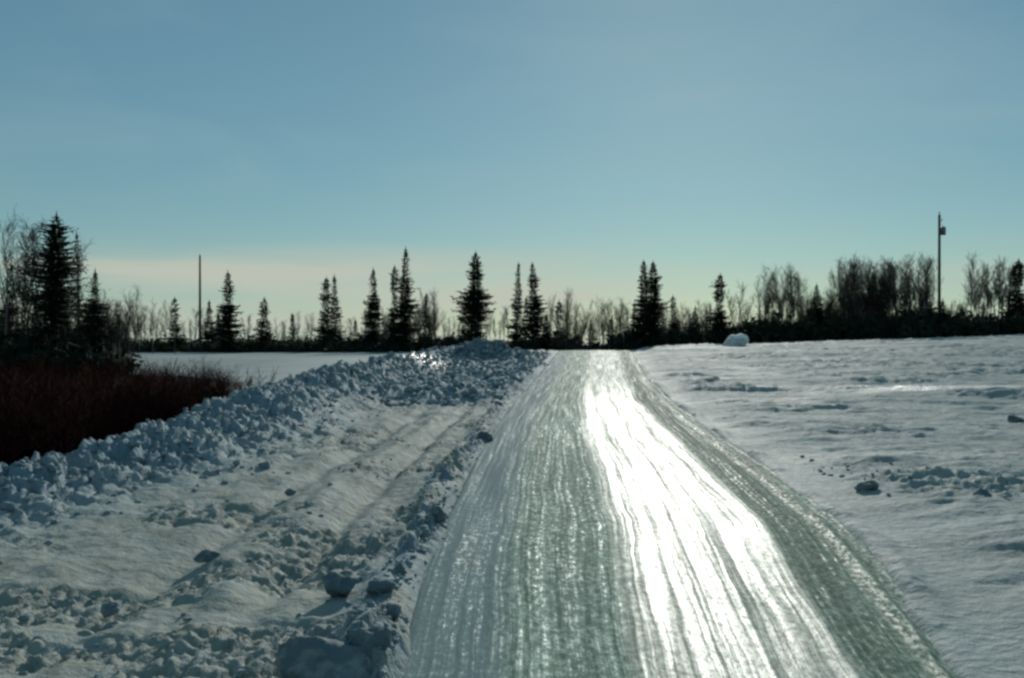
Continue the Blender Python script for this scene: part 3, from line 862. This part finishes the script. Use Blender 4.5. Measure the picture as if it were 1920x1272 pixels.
mb = MB(); mb.tube([(0, 0, H - .9), (.3, 0, H - .75), (.36, 0, H - .5)], [.04, .04, .06], 6); link('fuse_holder', mb.mesh('fuse_holder', M_ceram), t_)
d = 119.0
x = X(375, d); zb = zt(x, d); H = Z(480, d) - zb
t_ = thing('wooden_pole', (x, d, zb), 'slender bare pole rising straight above the short spruces on the left', 'pole')
mb = MB(); cyl(mb, 0, 0, -.6, H, .19, .11, 10); link('shaft', mb.mesh('shaft', M_pole, True), t_)
mb = MB(); cyl(mb, 0, 0, H, H + .18, .05, .07, 8); link('pin_insulator', mb.mesh('pin_insulator', M_ceram), t_)

# ------------------------------------------------------------------ brush
def shrub_var(seed, n, H, spread, rad):
    r = random.Random(seed); mb = MB()
    for _ in range(n):
        a = r.uniform(0, 6.28); q = Vector((math.cos(a), math.sin(a), 0)) * r.uniform(0, .25)
        dd = (Vector((math.cos(a) * spread, math.sin(a) * spread, 1)) + rv(r, .18)).normalized()
        h = H * r.uniform(.55, 1.05); pts, rads = [q - Vector((0, 0, .1))], [rad]
        for k in range(3):
            dd = (dd + rv(r, .14) + Vector((0, 0, .10))).normalized(); q = q + dd * h / 3
            pts.append(q.copy()); rads.append(rad * (.8 - .25 * k))
            for _ in range(2):
                s_ = (dd + rv(r, .5)).normalized()
                mb.tube([q, q + s_ * h * r.uniform(.15, .32)], [rad * .5, rad * .25], 3)
        mb.tube(pts, rads, 3)
    return mb
def tri_arrays(mb):
    T = []
    for f in mb.f:
        for k in range(1, len(f) - 1): T.append((f[0], f[k], f[k + 1]))
    return np.array([tuple(v) for v in mb.v]), np.array(T)
shr = [tri_arrays(shrub_var(700 + i, 26, 1.5, .55, .013)) for i in range(6)]
P = []
while len(P) < 760:
    y = 9 * (60 / 9) ** random.random(); x = random.uniform(-.85 * y - 3, -5.5)
    if x < -.62 * y - 4: continue
    if float(litter_mask(np.array([x]), np.array([y]))[0]) > .5: P.append((x, y, 0))
P = np.array(P); P[:, 2] = land_h(P[:, 0], P[:, 1], False)
sc_ = rng.uniform(.55, 1.25, len(P)) * (.65 + .7 * vnoise(P[:, 0] * .4, P[:, 1] * .3, 411)) * np.interp(P[:, 1], [9, 18, 28, 60], [.75, .85, .72, .62])
me = scatter('brush_thicket', shr, P, np.stack([sc_ * 1.15, sc_ * 1.15, sc_], 1), rng.uniform(0, 6.28, len(P)), M_redtwig)
tag(link('brush_thicket', me), 'dark reddish brown thicket of bare brush behind the snow bank', 'brush', kind='stuff')
shrub_me = [shrub_var(800 + i, 34, 1.45, .5, .014).mesh('shrub_stems', M_redtwig) for i in range(3)]
edge_sp = [(30, 13.6), (120, 14.6), (215, 16.5), (290, 18.5), (335, 20.5), (375, 24), (405, 27.5), (430, 29)]
for i, (px, d) in enumerate(edge_sp):
    x = min(X(px, d), float(bank_x(d)) - 1.5)
    o = link('brush_shrub', shrub_me[i % 3], None, (x, d, zt(x, d)), i * 1.3)
    o.scale = (.9, .9, .8)
    tag(o, ORD[i] + ' from the left of the dark red shrubs right behind the snow bank', 'shrub', 'red shrubs along the snow bank')
for px, d, lab in ((470, 33, 'tan brown shrub at the right tip of the dark thicket'), (440, 31, 'tan brown shrub second from the right tip of the dark thicket')):
    x = X(px, d)
    o = link('brush_shrub', shrub_var(int(px), 40, 1.15, .6, .016).mesh('shrub_stems', M_tan), None, (x, d, zt(x, d)))
    tag(o, lab, 'shrub')

# low undergrowth that closes the tree line at its foot
def tuft(seed):
    r = random.Random(seed); mb = MB()
    for _ in range(34):
        p = Vector((r.gauss(0, .45), r.gauss(0, .45), abs(r.gauss(0, .55))))
        for _ in range(2):
            mb.tri(p + rv(r, .16), p + rv(r, .16), p + rv(r, .18))
    for _ in range(10):
        p = Vector((r.gauss(0, .5), r.gauss(0, .5), -.2)); mb.tube([p, p + Vector((r.gauss(0, .2), r.gauss(0, .2), r.uniform(1, 2)))], [.03, .012], 3)
    return tri_arrays(mb)
tf = [tuft(850 + i) for i in range(6)]
def undergrowth(name, px0, px1, h, d0, d1, n, label, step=1.0):
    P, S = [], []
    for i in range(n):
        px = random.uniform(px0, px1); d = random.uniform(d0, d1); x = X(px, d)
        s_ = h * random.uniform(.45, 1.0) * (.15 + 1.6 * float(vnoise(np.array([x * .55]), np.array([d * .1]), 401)[0]))
        P.append((x, d, zt(x, d))); S.append((s_ * 1.1, s_ * 1.1, s_))
    me = scatter(name, tf, np.array(P), np.array(S), rng.uniform(0, 6.28, n), M_needle)
    tag(link(name, me), label, 'undergrowth', kind='stuff')
undergrowth('undergrowth', 230, 1090, .95, 108, 128, 1100, 'low dark undergrowth along the foot of the left tree line')
undergrowth('undergrowth', 1095, 1420, 1.1, 116, 134, 1100, 'dark undergrowth right of the road end as far as the snow mound')
undergrowth('undergrowth', 1420, 2150, 1.45, 112, 132, 2100, 'thick black undergrowth below the bare groves on the right')
undergrowth('undergrowth', 1030, 1125, 1.5, 124, 136, 260, 'dark undergrowth closing the view straight beyond the end of the road')
undergrowth('undergrowth', -250, 222, 1.05, 56, 76, 1500, 'dark undergrowth between the trunks at the left edge')
